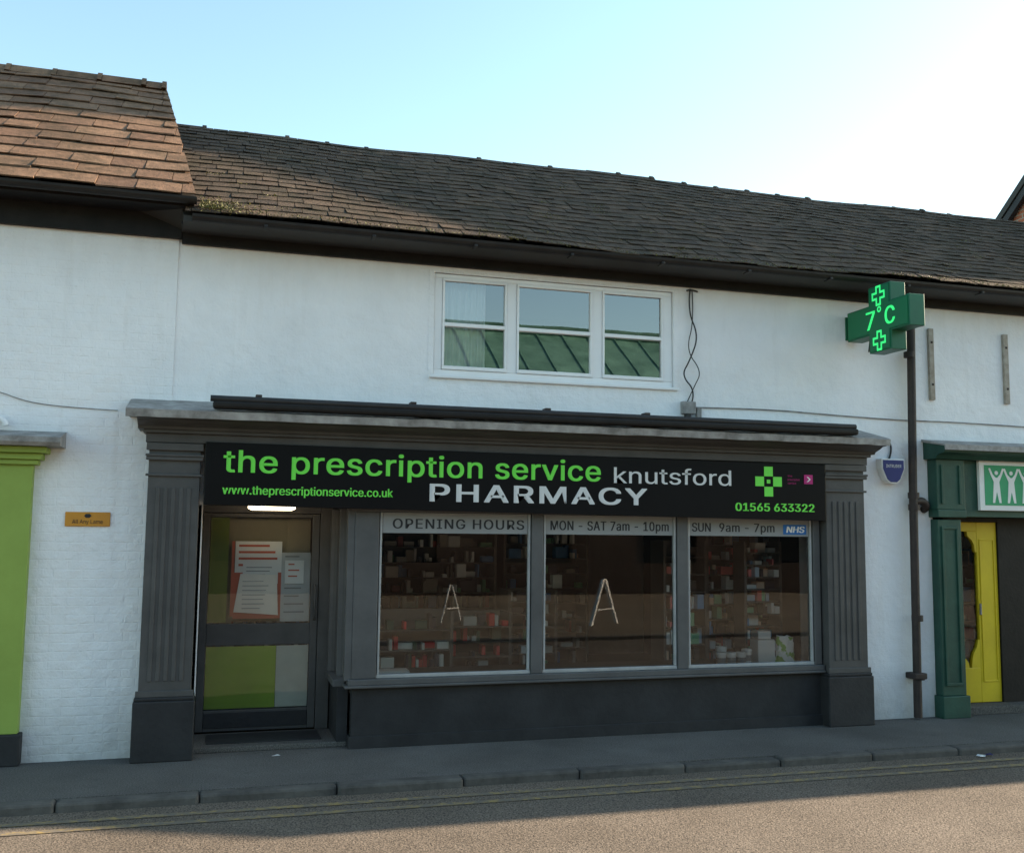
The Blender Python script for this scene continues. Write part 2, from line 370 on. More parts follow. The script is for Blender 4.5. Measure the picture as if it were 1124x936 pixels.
def leaf(c,l,w):
    d=Vector((random.uniform(-1,1),random.uniform(-1,1),random.uniform(-.6,.6))).normalized()*l;s=Vector((random.uniform(-1,1),random.uniform(-1,1),random.uniform(-.5,.5)))*w
    k=len(vs);vs.extend([tuple(c),tuple(c+s),tuple(c+d)]);fs.append((k,k+1,k+2))
for i in range(900):
    t=abs(random.gauss(0,.12))
    leaf(Vector((-.22+abs(random.gauss(0,.22)),-.43+t,4.435+t*.64+random.uniform(0,.012))),.020,.014)
for i in range(1800):
    x=random.uniform(-.2,9)
    leaf(Vector((x,-.425+random.gauss(0,.012),4.425+.014*math.sin(x*1.1)+.008*math.sin(x*3.1)+random.gauss(0,.008))),.018,.014)
for q in range(70):
    cx_=random.uniform(-.1,11);s_=abs(random.gauss(0,1.0));
    if s_>3.2: continue
    for i in range(22):
        x=cx_+random.gauss(0,.05);s2=s_+random.gauss(0,.03)
        if s2<.02: continue
        leaf(Vector((x,-.42+.843*s2-.012,4.42+.537*s2+.014*math.sin(x*1.1+s2)+.008*math.sin(x*3.1)+.012)),.016,.012)
mo=mk('moss',vs,fs,M('moss_green',(.16,.15,.03),(.07,.07,.02)));mo['kind']='stuff'
# upper window
UW=bxs('window',[(1.845,4.215,.02,.10,3.235,3.29),(1.845,4.215,.02,.10,4.135,4.175),(1.845,1.92,.02,.10,3.29,4.135),(4.12,4.215,.02,.10,3.29,4.135),
  (2.535,2.63,.02,.10,3.29,4.135),(3.385,3.485,.02,.10,3.29,4.135)],m_upvc,T,.005,'white plastic three-light casement window')
for a,b in ((1.92,2.535),(2.63,3.385),(3.485,4.12)):
    f=.022
    bxs('casement_frame',[(a+.002,b-.002,.008,.06,3.292,3.292+f+.012),(a+.002,b-.002,.008,.06,4.133-f,4.133),(a+.002,a+f,.008,.06,3.292+f+.012,4.133-f),(b-f,b-.002,.008,.06,3.292+f+.012,4.133-f),(a+f,b-f,.008,.06,3.69,3.725)],m_upvc,UW,.004)
    pane('glass',a+.02,b-.02,3.31,4.115,.035,m_glassu,UW)
bx('window_ledge',1.80,4.26,-.03,.02,3.205,3.233,m_upvc,T,.006)
bxs('window_surround',[(1.79,1.84,-.005,.0,3.24,4.20),(4.222,4.27,-.005,.0,3.24,4.20)],m_wall,T,.004)
bxs('room_lining',[(1.2,1.3,.3,2.2,2.72,4.3),(4.8,4.9,.3,2.2,2.72,4.3),(1.2,4.9,2.2,2.3,2.72,4.3)],m_room,T,0)
vs=[];fs=[]
for i in range(37):
    x=1.925+i*.012;y=.13+.016*math.sin(i*1.3)
    vs+=[(x,y,3.25),(x,y,4.17)]
    if i: k=len(vs);fs.append((k-4,k-2,k-1,k-3))
mk('curtain',vs,fs,m_white,T,0)
# ---------------------------------------------------------------- shopfront
def pilaster(x0,x1,p):
    P=bxs('pilaster',[(x0+.02,x1-.02,-.205,0,.5,2.52)],m_grey,p,.004)
    bxs('plinth',[(x0-.015,x1+.015,-.245,0,0,.47),(x0-.008,x1+.008,-.235,0,.47,.50)],m_dark,P,.01)
    n=5;w=(x1-x0-.14)/n
    bxs('fluting',[(x0+.07+i*w+.014,x0+.07+(i+1)*w-.014,-.214,-.205,.62,2.16) for i in range(n)],m_grey,P,.005)
    bxs('capital',[(x0,x1,-.225,-.205,2.25,2.27),(x0,x1,-.235,-.205,2.38,2.41),(x0-.005,x1+.005,-.245,-.206,2.41,2.43),(x0,x1,-.232,-.205,2.46,2.52),(x0,x1,-.225,-.205,.5,.55)],m_grey,P,.005)
pilaster(-.55,-.11,T);pilaster(5.735,6.21,T)
bxs('entablature',[(-.56,6.23,-.215,.0,2.525,2.60),(-.58,6.25,-.25,.0,2.60,2.628)],m_grey,T,.004)
extx('cornice',[(0,2.628),(-.27,2.628),(-.285,2.65),(-.33,2.665),(-.36,2.675),(-.40,2.695),(-.46,2.70),(-.46,2.72),(0,2.74)],-.62,6.28,m_grey,T)
extx('lead_flashing',[(0,2.742),(-.462,2.722),(-.463,2.705),(-.49,2.704),(-.495,2.735),(-.50,2.765),(-.44,2.785),(0,2.90)],-.70,6.30,m_lead,T,0,None,50,.004)
A=bxs('awning_casing',[(-.05,5.92,-.535,-.42,2.788,2.85)],m_black,T,.02,'long black folded awning casing')
tube('awning_roller',[(-.07,-.50,2.868),(5.9,-.50,2.868)],.026,m_dark,A,None,3,False)
bxs('awning_bracket',[(x,x+.05,-.50,-.40,2.86,2.915) for x in (.28,1.55,2.75,3.7)],m_pipe,A,.004)
bxs('stall_riser',[(1.17,5.735,-.10,.0,.03,.50),(1.15,5.735,-.12,.0,0,.10)],m_dark,T,.004)
exty('side_riser',[(1.06,0),(1.15,0),(1.15,.50),(1.06,.50)],.002,.6,m_dark,T)
bxs('sill',[(1.10,5.74,-.165,.0,.502,.525),(1.13,5.74,-.15,.0,.525,.575)],m_greyl,T,.006)
bxs('side_sill',[(1.02,1.12,.002,.60,.50,.56)],m_greyl,T,.005)
bx('window_bed',1.16,5.73,.02,.62,.44,.56,m_shelf,T,0)
Z0,Z1=.575,2.02
bxs('window_post',[(1.16,1.37,-.115,-.02,Z0,1.99),(2.755,2.865,-.115,-.02,Z0,1.99),(4.195,4.305,-.115,-.02,Z0,1.99),(5.66,5.735,-.115,-.02,Z0,1.99),(1.13,5.735,-.12,-.02,1.99,2.06)],m_greyl,T,.006)
m_bead=M('pale_grey_bead',(.40,.40,.40),(.28,.28,.28),.5,5)
def dwin(a,b):
    w=bxs('display_window',[(a+.006,a+.026,-.10,-.05,Z0+.03,1.988),(b-.026,b-.006,-.10,-.05,Z0+.03,1.988),(a,b,-.10,-.05,Z0,Z0+.03)],m_bead,T,.004)
    pane('glass',a+.01,b-.01,Z0+.02,1.99,-.07,m_glass,w)
    bx('header_band',a+.03,b-.03,-.085,-.076,1.81,1.986,m_band,w,0)
    return w
w1=dwin(1.372,2.753);w2=dwin(2.867,4.193);w3=dwin(4.307,5.658)
ty=-.0865
text('OPENING HOURS',1.49,2.69,1.85,.084,ty,m_tdark,w1,0,sp=1.12,dup=.006,nst=1)
text('MON - SAT 7am - 10pm',2.94,4.12,1.85,.084,ty,m_tdark,w2,0,sp=1.06,dup=.006,nst=1)
text('SUN',4.36,4.56,1.85,.082,ty,m_tdark,w3,0,dup=.006,nst=1)
text('9am - 7pm',4.65,5.25,1.85,.082,ty,m_tdark,w3,0,sp=1.05,dup=.006,nst=1)
bx('health_logo',5.345,5.60,-.0885,-.0852,1.83,1.925,m_nhs,w3,0)
text('NHS',5.37,5.57,1.848,.06,-.0905,m_white,w3,.0,name='logo_lettering',dup=.009,frame=lambda a,b,c:(5.375+a+b*.18,-.0905-c*.5,1.848+b))
bxs('lobby_window_frame',[(1.10,1.16,-.11,-.03,.56,2.02),(1.03,1.10,.52,.60,.56,2.02),(1.07,1.14,.2,.24,.56,2.02)],m_greyl,T,.005)
mk('lobby_glass',[(1.14,-.03,.56),(1.06,.52,.56),(1.06,.52,2.0),(1.14,-.03,2.0)],[(0,1,2,3)],m_glass,T)
bxs('lobby_lining',[(-.16,-.105,0,.66,0,2.03)],m_grey,T,.003)
bx('lobby_ceiling',-.16,5.735,-.018,.70,2.045,2.12,m_white,T,0)
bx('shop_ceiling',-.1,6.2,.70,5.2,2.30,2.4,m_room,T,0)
bx('lobby_step',-.104,1.15,.0,.6,0,.045,m_pave,T,.008)
bxs('lobby_mat',[(.0,.95,.12,.5,.046,.054)],m_dark,T,.003)
prof=[(.9,-.0),(1,-.012),(1,-.035),(.85,-.05)]
vs=[];fs=[];n=24
for s,z in prof:
    for i in range(n):
        t=2*math.pi*i/n;vs.append((.47+.20*s*math.copysign(abs(math.cos(t))**.7,math.cos(t)),.12+.07*s*math.sin(t),2.043+z))
for r in range(3):
    for i in range(n): fs.append((r*n+i,r*n+(i+1)%n,(r+1)*n+(i+1)%n,(r+1)*n+i))
fs.append(tuple(range(3*n,4*n)))
mk('ceiling_lamp',vs,fs,m_lamp,T)
# door
D=bxs('door',[(-.10,-.035,.58,.63,.06,1.97),(.865,.93,.58,.63,.06,1.97),(-.035,.865,.58,.63,.06,.24),(-.035,.865,.58,.63,.80,.99),(-.035,.865,.58,.63,1.935,1.97)],m_grey,T,.005,'dark grey glazed shop door with posters')
bxs('door_frame',[(.935,1.05,.575,.65,.045,2.04),(-.12,.935,.575,.65,1.975,2.04)],m_grey,D,.005)
bxs('kick_plate',[(-.03,.86,.572,.579,.09,.22)],m_dark,D,.003)
pane('upper_glass',-.035,.865,.99,1.935,.60,m_glass,D)
pane('lower_glass',-.035,.865,.24,.80,.60,m_glass,D)
bx('green_panel',-.03,.575,.605,.61,.25,.79,m_lime2,D,0,'lime green lower panel')
bx('pale_panel',.578,.86,.605,.61,.25,.79,M('pale_panel',(.55,.58,.54)),D,0)
bx('green_strip',-.03,.13,.605,.61,1.0,1.93,M('olive_vinyl',(.16,.20,.035)),D,0)
tube('handle',[(.90,.58,1.02),(.90,.53,1.05),(.90,.53,1.30),(.90,.58,1.33)],.010,m_grey,D,None,3,False)
m_cream=M('cream_paper',(.80,.75,.69),(.72,.66,.60));m_redink=M('red_ink',(.55,.13,.08))
def poster(x0,x1,z0,z1,y,lines,mats,red=False,tall=.012):
    po=bx('poster',x0,x1,y,y+.003,z0,z1,mats,D,0)
    L=[]
    for i in range(lines):
        z=z1-.03-(z1-z0-.05)*i/lines;L.append((x0+.03,x1-.03-random.uniform(0,.35*(x1-x0)),y-.002,y-.001,z-tall,z))
    if L: bxs('poster_print',L,m_redink if red else m_band,po,0)
poster(.16,.185,1.05,1.72,.626,0,m_redink)
poster(.19,.60,1.44,1.72,.626,4,m_white,True,.02)
poster(.185,.60,1.03,1.44,.626,0,m_redink)
poster(.60,.86,1.00,1.62,.626,8,M('pale_poster',(.52,.54,.55)))
poster(.26,.57,1.34,1.52,.618,4,m_white,False,.008)
pp=mk('hanging_paper',[(.19,.607,1.09),(.58,.607,1.06),(.56,.600,1.42),(.24,.602,1.43)],[(0,1,2,3)],m_cream,D)
bxs('poster_print',[(.26,.50-random.uniform(0,.1),.596,.5975,z,z+.006) for z in [1.12+i*.04 for i in range(7)]],m_band,pp,0)
poster(.63,.80,1.34,1.55,.612,3,m_white,True)
bx('door_backing',.12,.86,.70,.71,1.0,1.93,M('beige_blind',(.26,.23,.16)),D,0)
def shelfunit(x0,x1,y,zt,n,dep=.35,mat=None,z00=.1,back=True,fill=.9):
    S=thing('shop_shelf',((x0+x1)/2,y,.05),'shelf unit packed with pharmacy products behind the glass','shelf','product shelves in the shop')
    zs=[z00+(zt-z00)*i/n for i in range(n)]
    L=[(x0,x1,y,y+dep,z,z+.012) for z in zs]+[(x0-.03,x0,y,y+dep+.03,.05,zt),(x1,x1+.03,y,y+dep+.03,.05,zt)]
    if back: L.append((x0,x1,y+dep,y+dep+.03,.05,zt))
    bxs('shelf_frame',L,m_shelf,S,0)
    L=[]
    for z in zs:
        x=x0+.01
        while x<x1-.05:
            w=random.choice([random.uniform(.02,.05),random.uniform(.03,.06),random.uniform(.06,.16)]);h=random.uniform(.2,.9)*(zt-z00)/n
            if random.random()<fill:
                yy=y+random.uniform(0,.15);L.append((x,min(x+w-.006,x1),yy,yy+.12,z+.013,z+.013+h))
            x+=w
    o=bxs('products',L,mat or m_prod,S,0);o['kind']='stuff'
shelfunit(1.5,3.1,2.4,1.8,10);shelfunit(3.3,4.3,2.6,1.85,10,fill=.6);shelfunit(4.6,5.05,1.0,1.75,9,.3,m_prodb,fill=.8);shelfunit(5.15,6.0,1.1,1.85,11,.3,m_prodb);shelfunit(.05,1.0,2.6,1.8,5)
shelfunit(1.35,2.25,.90,1.05,5,.35,m_prodr,fill=.75);shelfunit(2.35,2.95,1.25,1.0,6,.35,m_prodr,fill=.6);shelfunit(3.1,3.6,1.7,1.2,8);shelfunit(5.30,5.68,.55,1.75,9,.2,m_prodb,.62,False)
def carton(x0,x1,y0,y1,h,mat,lab,stripe=None,z=.562):
    C=thing('carton',((x0+x1)/2,(y0+y1)/2,z),lab,'box','cartons in the shop window')
    bxs('carton_body',[(x0,x1,y0,y1,z,z+h)],mat,C,.006)
    bxs('carton_flap',[(x0+.004,(x0+x1)/2-.002,y0+.004,y1-.004,z+h+.001,z+h+.006),((x0+x1)/2+.002,x1-.004,y0+.004,y1-.004,z+h+.001,z+h+.006)],mat,C,.002)
    if stripe: bxs('carton_print',[(x0+.02,x1-.02,y0-.003,y0,z+h*.2,z+h*.75)],stripe,C,0)
def tub(x,y,r,h,z=.562):
    C=thing('plastic_tub',(x,y,z),'small white lidded plastic tub on the window bed','tub','tubs in the shop window')
    def fr_(name,rings,mat):
        vs=[];fs=[];n=18
        for rr,zz in rings: vs+=[(x+rr*math.cos(2*math.pi*i/n),y+rr*math.sin(2*math.pi*i/n),zz) for i in range(n)]
        for q in range(len(rings)-1): fs+=[(q*n+i,q*n+(i+1)%n,(q+1)*n+(i+1)%n,(q+1)*n+i) for i in range(n)]
        fs+=[tuple(range(n)),tuple(range((len(rings)-1)*n,len(rings)*n))]
        mk(name,vs,fs,mat,C)
    fr_('tub_body',[(r*.85,z),(r,z+h*.8)],m_white);fr_('tub_lid',[(r*1.06,z+h*.8+.001),(r*1.06,z+h*.92),(r*.98,z+h)],m_white)
    fr_('tub_label',[(r*.93,z+h*.2),(r*.995,z+h*.6)],m_band)
for x in (4.78,4.89,5.0): tub(x,.15,.05,.12)
tub(4.86,.30,.055,.16);tub(5.10,.22,.05,.14)
carton(5.17,5.36,.12,.28,.23,m_white,'plain white carton on window bed')
carton(5.18,5.32,.13,.27,.07,m_white,'flat white carton stacked on a larger carton',None,.802)
BAG=thing('paper_bag',(5.49,.16,.562),'crumpled white and green paper bag on window bed','bag')
def bagm():
    m,nt,b=newmat('white_green_bag');co=N(nt,'ShaderNodeTexCoord').outputs['Object']
    nt.links.new(mix(nt,ramp(nt,noise(nt,co,9,3,.5),.50,.54),(.78,.79,.76),(.20,.42,.08)),b.inputs['Base Color']);b.inputs['Roughness'].default_value=.6;return m
vs=[];fs=[];nn=12
for j in range(7):
    t=j/6
    for i in range(nn):
        a=2*math.pi*i/nn;rx=(.11-.02*t)*(1+random.uniform(-.12,.12));ry=(.07-.045*t)*(1+random.uniform(-.15,.15))
        vs.append((5.49+rx*math.cos(a),.16+ry*math.sin(a),.562+.26*t+(random.uniform(-.02,.02) if 0<j else 0)))
for j in range(6):
    for i in range(nn): fs.append((j*nn+i,j*nn+(i+1)%nn,(j+1)*nn+(i+1)%nn,(j+1)*nn+i))
fs.append(tuple(range(6*nn,7*nn)))
mk('bag_body',vs,fs,bagm(),BAG)
carton(1.42,1.7,.08,.25,.04,m_white,'flat white carton lying on window bed')
# ---------------------------------------------------------------- fascia sign
S=thing('shop_sign',(2.8,-.2,1.98),'long glossy black fascia sign with green and silver lettering','sign')
exty('sign_board',[(-.095,2.025),(5.733,1.965),(5.733,2.51),(-.095,2.54)],-.238,-.19,m_sign,S,.004)
bx('sign_back',-.095,5.733,-.19,.0,2.062,2.522,m_dark,S,0)
y=-.2405
text('the prescription service',.05,3.37,2.295,.180,y,m_tgreen,S,0,'h',dup=.010,dz=.004,sp=1.03)
text('knutsford',3.50,4.70,2.285,.145,y,m_twhite,S,0,'h',dup=.004,nst=1)
text('PHARMACY',1.78,3.83,2.085,.148,y,m_twhite,S,0,sp=1.12,dup=.016,dz=.006)
text('www.theprescriptionservice.co.uk',.05,1.46,2.115,.070,y,m_tgreen,S,0,'h',dup=.005,nst=1)
text('01565 633322',4.74,5.60,2.05,.075,y,m_tgreen,S,0,dup=.009)
cx,cz,q=5.10,2.335,.093
bxs('green_cross',[(cx-q/2+dx*q*1.04,cx+q/2+dx*q*1.04,y-.003,y+.003,cz-q/2+dz*q*1.04,cz+q/2+dz*q*1.04) for dx,dz in ((0,1),(-1,0),(1,0),(0,-1))],m_tgreen,S,0)
bxs('cross_centre',[(cx-.018,cx+.018,y-.003,y+.002,cz-.018,cz+.018)],m_tgreen,S,0)
for i,t in enumerate(('the','prescription','service')):
    text(t,5.31,5.31+(.05,.13,.09)[i],2.385-i*.035,.02,y,m_pink,S,.0,'h')
bx('pink_square',5.49,5.585,y-.003,y+.003,2.32,2.41,m_pink,S,0)
mk('arrow_mark',[(5.515,y-.005,2.39),(5.532,y-.005,2.39),(5.562,y-.005,2.365),(5.532,y-.005,2.34),(5.515,y-.005,2.34),(5.545,y-.005,2.365)],[(0,1,2,5),(5,2,3,4)],m_white,S)
# ---------------------------------------------------------------- LED cross
X0=6.15
P=thing('pharmacy_cross',(X0+.08,-.05,3.9),'projecting green LED pharmacy cross showing the temperature','sign')
ya,yb,za,zb=-.06,-1.02,3.61,4.27;yc=-.58;zc=(za+zb)/2;hw=.17;hh=.15
def crossp(e): 
    return [(ya-e,zc-hh+e),(yc+hw-e,zc-hh+e),(yc+hw-e,za+e),(yc-hw+e,za+e),(yc-hw+e,zc-hh+e),(yb+e,zc-hh+e),(yb+e,zc+hh-e),(yc-hw+e,zc+hh-e),(yc-hw+e,zb-e),(yc+hw-e,zb-e),(yc+hw-e,zc+hh-e),(ya-e,zc+hh-e)]
extx('cross_casing',crossp(0),X0,X0+.17,m_cgreen,P,.006)
extx('led_panel',crossp(.02),X0-.008,X0-.001,m_cface,P)
bxs('wall_bracket',[(X0+.04,X0+.12,-.06,-.0,3.90,3.98),(X0+.01,X0+.15,-.02,-.0,3.82,4.06)],m_cgreen,P,.004)
def fr(y0,z0,dx=0): return lambda a,b,c:(X0-.012-dx,y0-a,z0+b)
for dd in (0,.008,.016):
    text('7',0,.13,0,.18,0,m_led,P,.0,name='led_digit',frame=fr(yc+.20-dd,zc-.095,dd*.1))
    text('C',0,.14,0,.17,0,m_led,P,.0,name='led_letter',frame=fr(yc-.09-dd,zc-.085,dd*.1))
ring=[(.032*math.cos(i*math.pi/6),.032*math.sin(i*math.pi/6)) for i in range(12)]
mk('led_degree',[(X0-.013,yc-.01+u,zc+.085+v) for u,v in ring]+[(X0-.013,yc-.01+u*.45,zc+.085+v*.45) for u,v in ring],[(k,(k+1)%12,12+(k+1)%12,12+k) for k in range(12)],m_led,P)
def ledcross(z):
    a=.100;b=.040;t=.022
    o=[(b,a),(b,b),(a,b),(a,-b),(b,-b),(b,-a),(-b,-a),(-b,-b),(-a,-b),(-a,b),(-b,b),(-b,a)]
    i_=[(math.copysign(abs(u)-t,u),math.copysign(abs(v)-t,v)) for u,v in o]
    vs=[(X0-.012,yc+u,z+v) for u,v in o]+[(X0-.012,yc+u,z+v) for u,v in i_]
    mk('led_cross_mark',vs,[(k,(k+1)%12,12+(k+1)%12,12+k) for k in range(12)],m_led,P)
ledcross(zc+.222);ledcross(zc-.222)
tube('cable',[(X0+.1,-.3,3.84),(X0+.15,-.2,3.70),(X0+.25,-.05,3.70),(X0+.4,-.01,3.78)],.008,m_cable,P)
# ---------------------------------------------------------------- wall fittings
DP=tube('downpipe',[(6.90,-.09,4.32),(6.86,-.09,2.3),(6.84,-.09,.02)],.042,m_pipe,T,'rusty brown cast iron downpipe',4,False)
for z in (3.7,2.24,2.12,1.0,.42):
    tube('pipe_collar',[(6.865,-.09,z-.03),(6.865,-.09,z+.03)],.056,m_pipe,DP,None,3,False)
tube('pipe_branch',[(6.87,-.09,2.18),(6.98,-.08,2.20),(7.05,-.06,2.12),(7.05,.0,2.10)],.04,m_pipe,DP)
bxs('pipe_shoe',[(6.77,6.92,-.15,-.0,.40,.46)],m_pipe,DP,.01)
for x in (7.19,8.15):
    B=thing('wall_batten',(x,-.02,3.26),'narrow weathered timber batten fixed upright on white wall','batten','battens on the white wall')
    bxs('batten_strip',[(x-.03,x+.03,-.035,0,3.25,4.01)],m_wood,B,.004)
    bxs('fixing_bolt',[(x-.012,x+.012,-.043,-.036,z,z+.024) for z in (3.4,3.85)],m_pipe,B,.003)
AB=thing('alarm_box',(6.63,-.05,2.35),'navy blue shield-shaped burglar alarm box with pale edge','alarm')
pr=[(6.49,2.61),(6.49,2.51),(6.545,2.39),(6.59,2.355),(6.67,2.355),(6.715,2.39),(6.77,2.51),(6.77,2.61)]
exty('alarm_cover',pr,-.09,0,m_white,AB,.008)
k=[(6.63+(a-6.63)*.88,2.485+(b-2.485)*.88) for a,b in pr]
exty('blue_panel',k,-.096,-.0915,m_bluet,AB)
text('INTRUDER',6.54,6.72,2.52,.03,-.099,m_white,AB,.0)
tube('alarm_cable',[(6.30,-.10,2.80),(6.42,-.03,2.84),(6.62,-.02,2.82),(6.68,-.02,2.72),(6.63,-.02,2.60)],.010,m_cable,AB)
pl=thing('wall_plaque',(-.98,-.01,1.84),'small orange enamel plate screwed to white wall','sign')
bx('plate',-1.155,-.815,-.026,-.012,1.84,1.955,m_orange,pl,.004)
text('All Any Lame',-1.10,-.87,1.862,.032,-.029,m_tdark,pl,.0)
exty('plate_emblem',[(-.985+.028*math.cos(t*math.pi/3),1.925+.018*math.sin(t*math.pi/3)) for t in range(6)],-.030,-.0265,m_tdark,pl)
CB=thing('wall_cable',(4.4,-.02,3.1),'loose black cables hanging beside the upper window','cable')
tube('cable_strand',[(4.40,-.01,4.22),(4.36,-.03,4.0),(4.47,-.05,3.75),(4.37,-.05,3.5),(4.28,-.05,3.35),(4.44,-.04,3.2),(4.40,-.01,3.08)],.007,m_cable,CB)
tube('cable_strand',[(4.42,-.01,4.22),(4.43,-.03,3.9),(4.33,-.05,3.6),(4.50,-.05,3.4),(4.42,-.04,3.25),(4.36,-.01,3.1)],.005,m_cable,CB)
tube('cable_strand',[(4.36,-.01,4.2),(4.40,-.02,4.22),(4.48,-.01,4.2)],.008,m_cable,CB)
bxs('junction_box',[(4.29,4.43,-.06,0,2.98,3.10),(4.45,4.50,-.04,0,2.95,3.05)],m_lead,CB,.006)
bx('junction_stem',4.33,4.38,-.05,0,2.90,2.98,m_cable,CB,.004)
tube('cable_run',[(4.43,-.012,3.05),(5.2,-.012,3.07),(6.0,-.012,3.04),(6.8,-.012,3.02),(7.6,-.012,3.03),(9,-.012,3.0)],.006,m_lead,CB,None,2)
C2=thing('wall_cable',(-1,-.02,2.8),'thin pale cable sagging across the white wall','cable')
tube('cable_strand',[(-2.4,-.02,2.98),(-1.75,-.02,2.93),(-1.5,-.02,2.83),(-1.2,-.02,2.80),(-.8,-.02,2.79)],.0035,m_lead,C2,None,2)
OP=thing('overflow_pipe',(-1.7,-.08,2.68),'short white plastic overflow pipe on painted wall','pipe')
tube('pipe_stub',[(-2.2,-.06,2.70),(-1.66,-.06,2.69)],.022,m_upvc,OP,None,3,False)
tube('pipe_elbow',[(-1.70,-.06,2.69),(-1.63,-.06,2.68),(-1.62,-.06,2.63)],.024,m_upvc,OP,None,3)
# ---------------------------------------------------------------- left neighbour
LB=thing('neighbour_building',(-4,2.5,0),'white painted brick building with stone slate roof','building')
XL=-9
wallgrid('wall',[XL,-1.42,-.381],[0,2.5,4.42],[(XL-1,-1.42,-1,2.5)],-.012,.28,m_wallb,LB)
bxs('rear_wall',[(XL,-.40,5.2,5.45,0,4.4),(XL,XL+.2,.3,5.2,0,4.4),(-.62,-.40,.28,5.2,0,4.4)],m_wallb,LB,0)
LR=mk('roof',[(XL,-.36,4.55),(-.26,-.36,4.55),(-.69,2.5,6.62),(XL,2.5,6.62),(XL,5.6,4.4),(-.5,5.6,4.4),(XL,-.36,4.50),(-.26,-.36,4.50),(-.5,5.6,4.0),(XL,5.6,4.0),(-.69,2.5,5.9),(-.30,-.1,4.35)],
 [(0,1,2,3),(3,2,5,4),(0,6,7,1),(1,7,11,10,2),(2,10,8,5),(4,5,8,9),(6,9,8,10,11,7),(0,3,4,9,6)],m_under,LB)
sl=math.hypot(2.9,2.1)
rl=Row((-.40,4.545),(2.9,2.08),lambda s:(XL,-.25-.44*s/sl))
slates('roof_slates',rl,13,sl/13,.36,.012,m_stone,LR,.016)
ridge('ridge_tiles',XL,-.69,2.5,6.66,.12,m_stone,LR)
bxs('eaves_board',[(XL,-.36,-.06,-.013,4.27,4.50),(XL,-.30,-.32,-.061,4.47,4.50)],m_black,LB)
gut('gutter',XL,-.24,-.405,4.52,.05,m_gutter,LB)
GS=thing('lime_shopfront',(-2,-.05,0),'lime green painted shopfront with grey cornice','shopfront')
bx('pilaster',-2.05,-1.40,-.10,0,.24,2.32,m_lime,GS,.005)
bx('plinth',-2.08,-1.375,-.13,0,0,.24,m_dark,GS,.01)
bxs('moulding',[(XL,-1.36,-.14,0,2.32,2.36),(XL,-1.33,-.17,0,2.36,2.41),(XL,-1.29,-.22,0,2.41,2.46)],m_lime,GS,.008)
extx('cornice',[(0,2.462),(-.30,2.462),(-.32,2.49),(-.32,2.53),(0,2.60)],XL,-1.18,m_lead,GS)
bx('fascia_panel',XL,-2.05,-.06,0,1.9,2.32,m_lime,GS,0)
bx('shop_window',XL,-2.05,.0,.03,.5,1.9,m_glass,GS,0);bx('stall_riser',XL,-2.05,-.04,0,0,.5,m_lime,GS,0)
bxs('shop_interior',[(XL+.2,-.64,1.6,1.65,0,2.5)],m_room,GS,0)
# ---------------------------------------------------------------- right green shop
RS=thing('green_shopfront',(9,0,0),'dark green shopfront with yellow door beside white wall','shopfront')
bxs('pilaster',[(7.13,7.42,-.11,0,.22,2.0),(7.11,7.44,-.14,0,0,.22),(7.11,7.46,-.15,0,2.02,2.10),(7.11,7.46,-.14,0,2.10,2.62)],m_bgreen,RS,.008)
bxs('pilaster_panel',[(7.17,7.20,-.125,-.111,.35,1.9),(7.35,7.38,-.125,-.111,.35,1.9),(7.17,7.38,-.125,-.111,1.9,1.93),(7.17,7.38,-.125,-.111,.32,.35),(7.16,7.19,-.155,-.141,2.16,2.56),(7.38,7.41,-.155,-.141,2.16,2.56)],m_bgreen,RS,.004)
extx('cornice',[(0,2.62),(-.18,2.62),(-.22,2.66),(-.32,2.68),(-.34,2.74),(0,2.80)],7.07,11.95,m_bgreen,RS)
extx('cornice_flashing',[(0,2.802),(-.345,2.742),(-.35,2.70),(-.36,2.70),(-.36,2.755),(0,2.83)],7.05,11.97,m_lead,RS)
bx('fascia_board',7.46,11.9,-.08,0,2.03,2.62,m_bgreen,RS,.004)
bxs('door_frame',[(7.40,7.45,.14,.24,0,2.03),(8.10,8.45,.14,.24,0,2.03),(7.45,8.10,.14,.24,1.98,2.03)],m_black,RS,.004)
YD=bxs('door',[(7.45,7.50,.16,.21,.09,1.98),(7.84,8.10,.16,.21,.09,1.98),(7.50,7.84,.16,.21,.09,.45),(7.50,7.84,.16,.21,1.88,1.98)],m_yellow,RS,.006,'bright yellow door with shaped glazed panel')
pane('door_glass',7.50,7.84,.45,1.88,.19,m_glass,YD)
exty('door_corner',[(7.50,.451),(7.70,.451),(7.69,.50),(7.66,.54),(7.62,.56),(7.56,.64),(7.54,.72),(7.50,.72)],.162,.208,m_yellow,YD)
exty('door_corner',[(7.84,1.879),(7.72,1.879),(7.73,1.83),(7.78,1.79),(7.81,1.74),(7.82,1.66),(7.84,1.66)],.162,.208,m_yellow,YD)
exty('door_corner',[(7.84,.451),(7.84,.74),(7.82,.74),(7.80,.66),(7.76,.60),(7.74,.54),(7.73,.451)],.162,.208,m_yellow,YD)
bxs('door_moulding',[(7.87,7.885,.152,.16,.30,1.80),(8.05,8.065,.152,.16,.30,1.80),(7.885,8.05,.152,.16,.30,.315),(7.885,8.05,.152,.16,1.785,1.80)],m_yellow,YD,.003)
bxs('door_handle',[(7.845,7.865,.14,.16,1.00,1.12)],m_lead,YD,.006)
bx('threshold',7.43,11.8,-.03,.30,0,.085,m_pave,RS,.008)
bx('shop_window_frame',8.45,11.8,.24,.30,.0,2.03,m_black,RS,0)
shelfunit(7.45,8.3,.45,1.9,9,.25,m_prodb,.1,False,.7)
bx('shop_partition',6.42,12.3,2.2,2.25,0,2.5,m_room,RS,0)
RG=thing('people_sign',(8.1,-.1,2.1),'white framed green sign with four white figures','sign')
bx('sign_board',7.66,8.75,-.125,-.085,2.10,2.62,m_white,RG,.004)
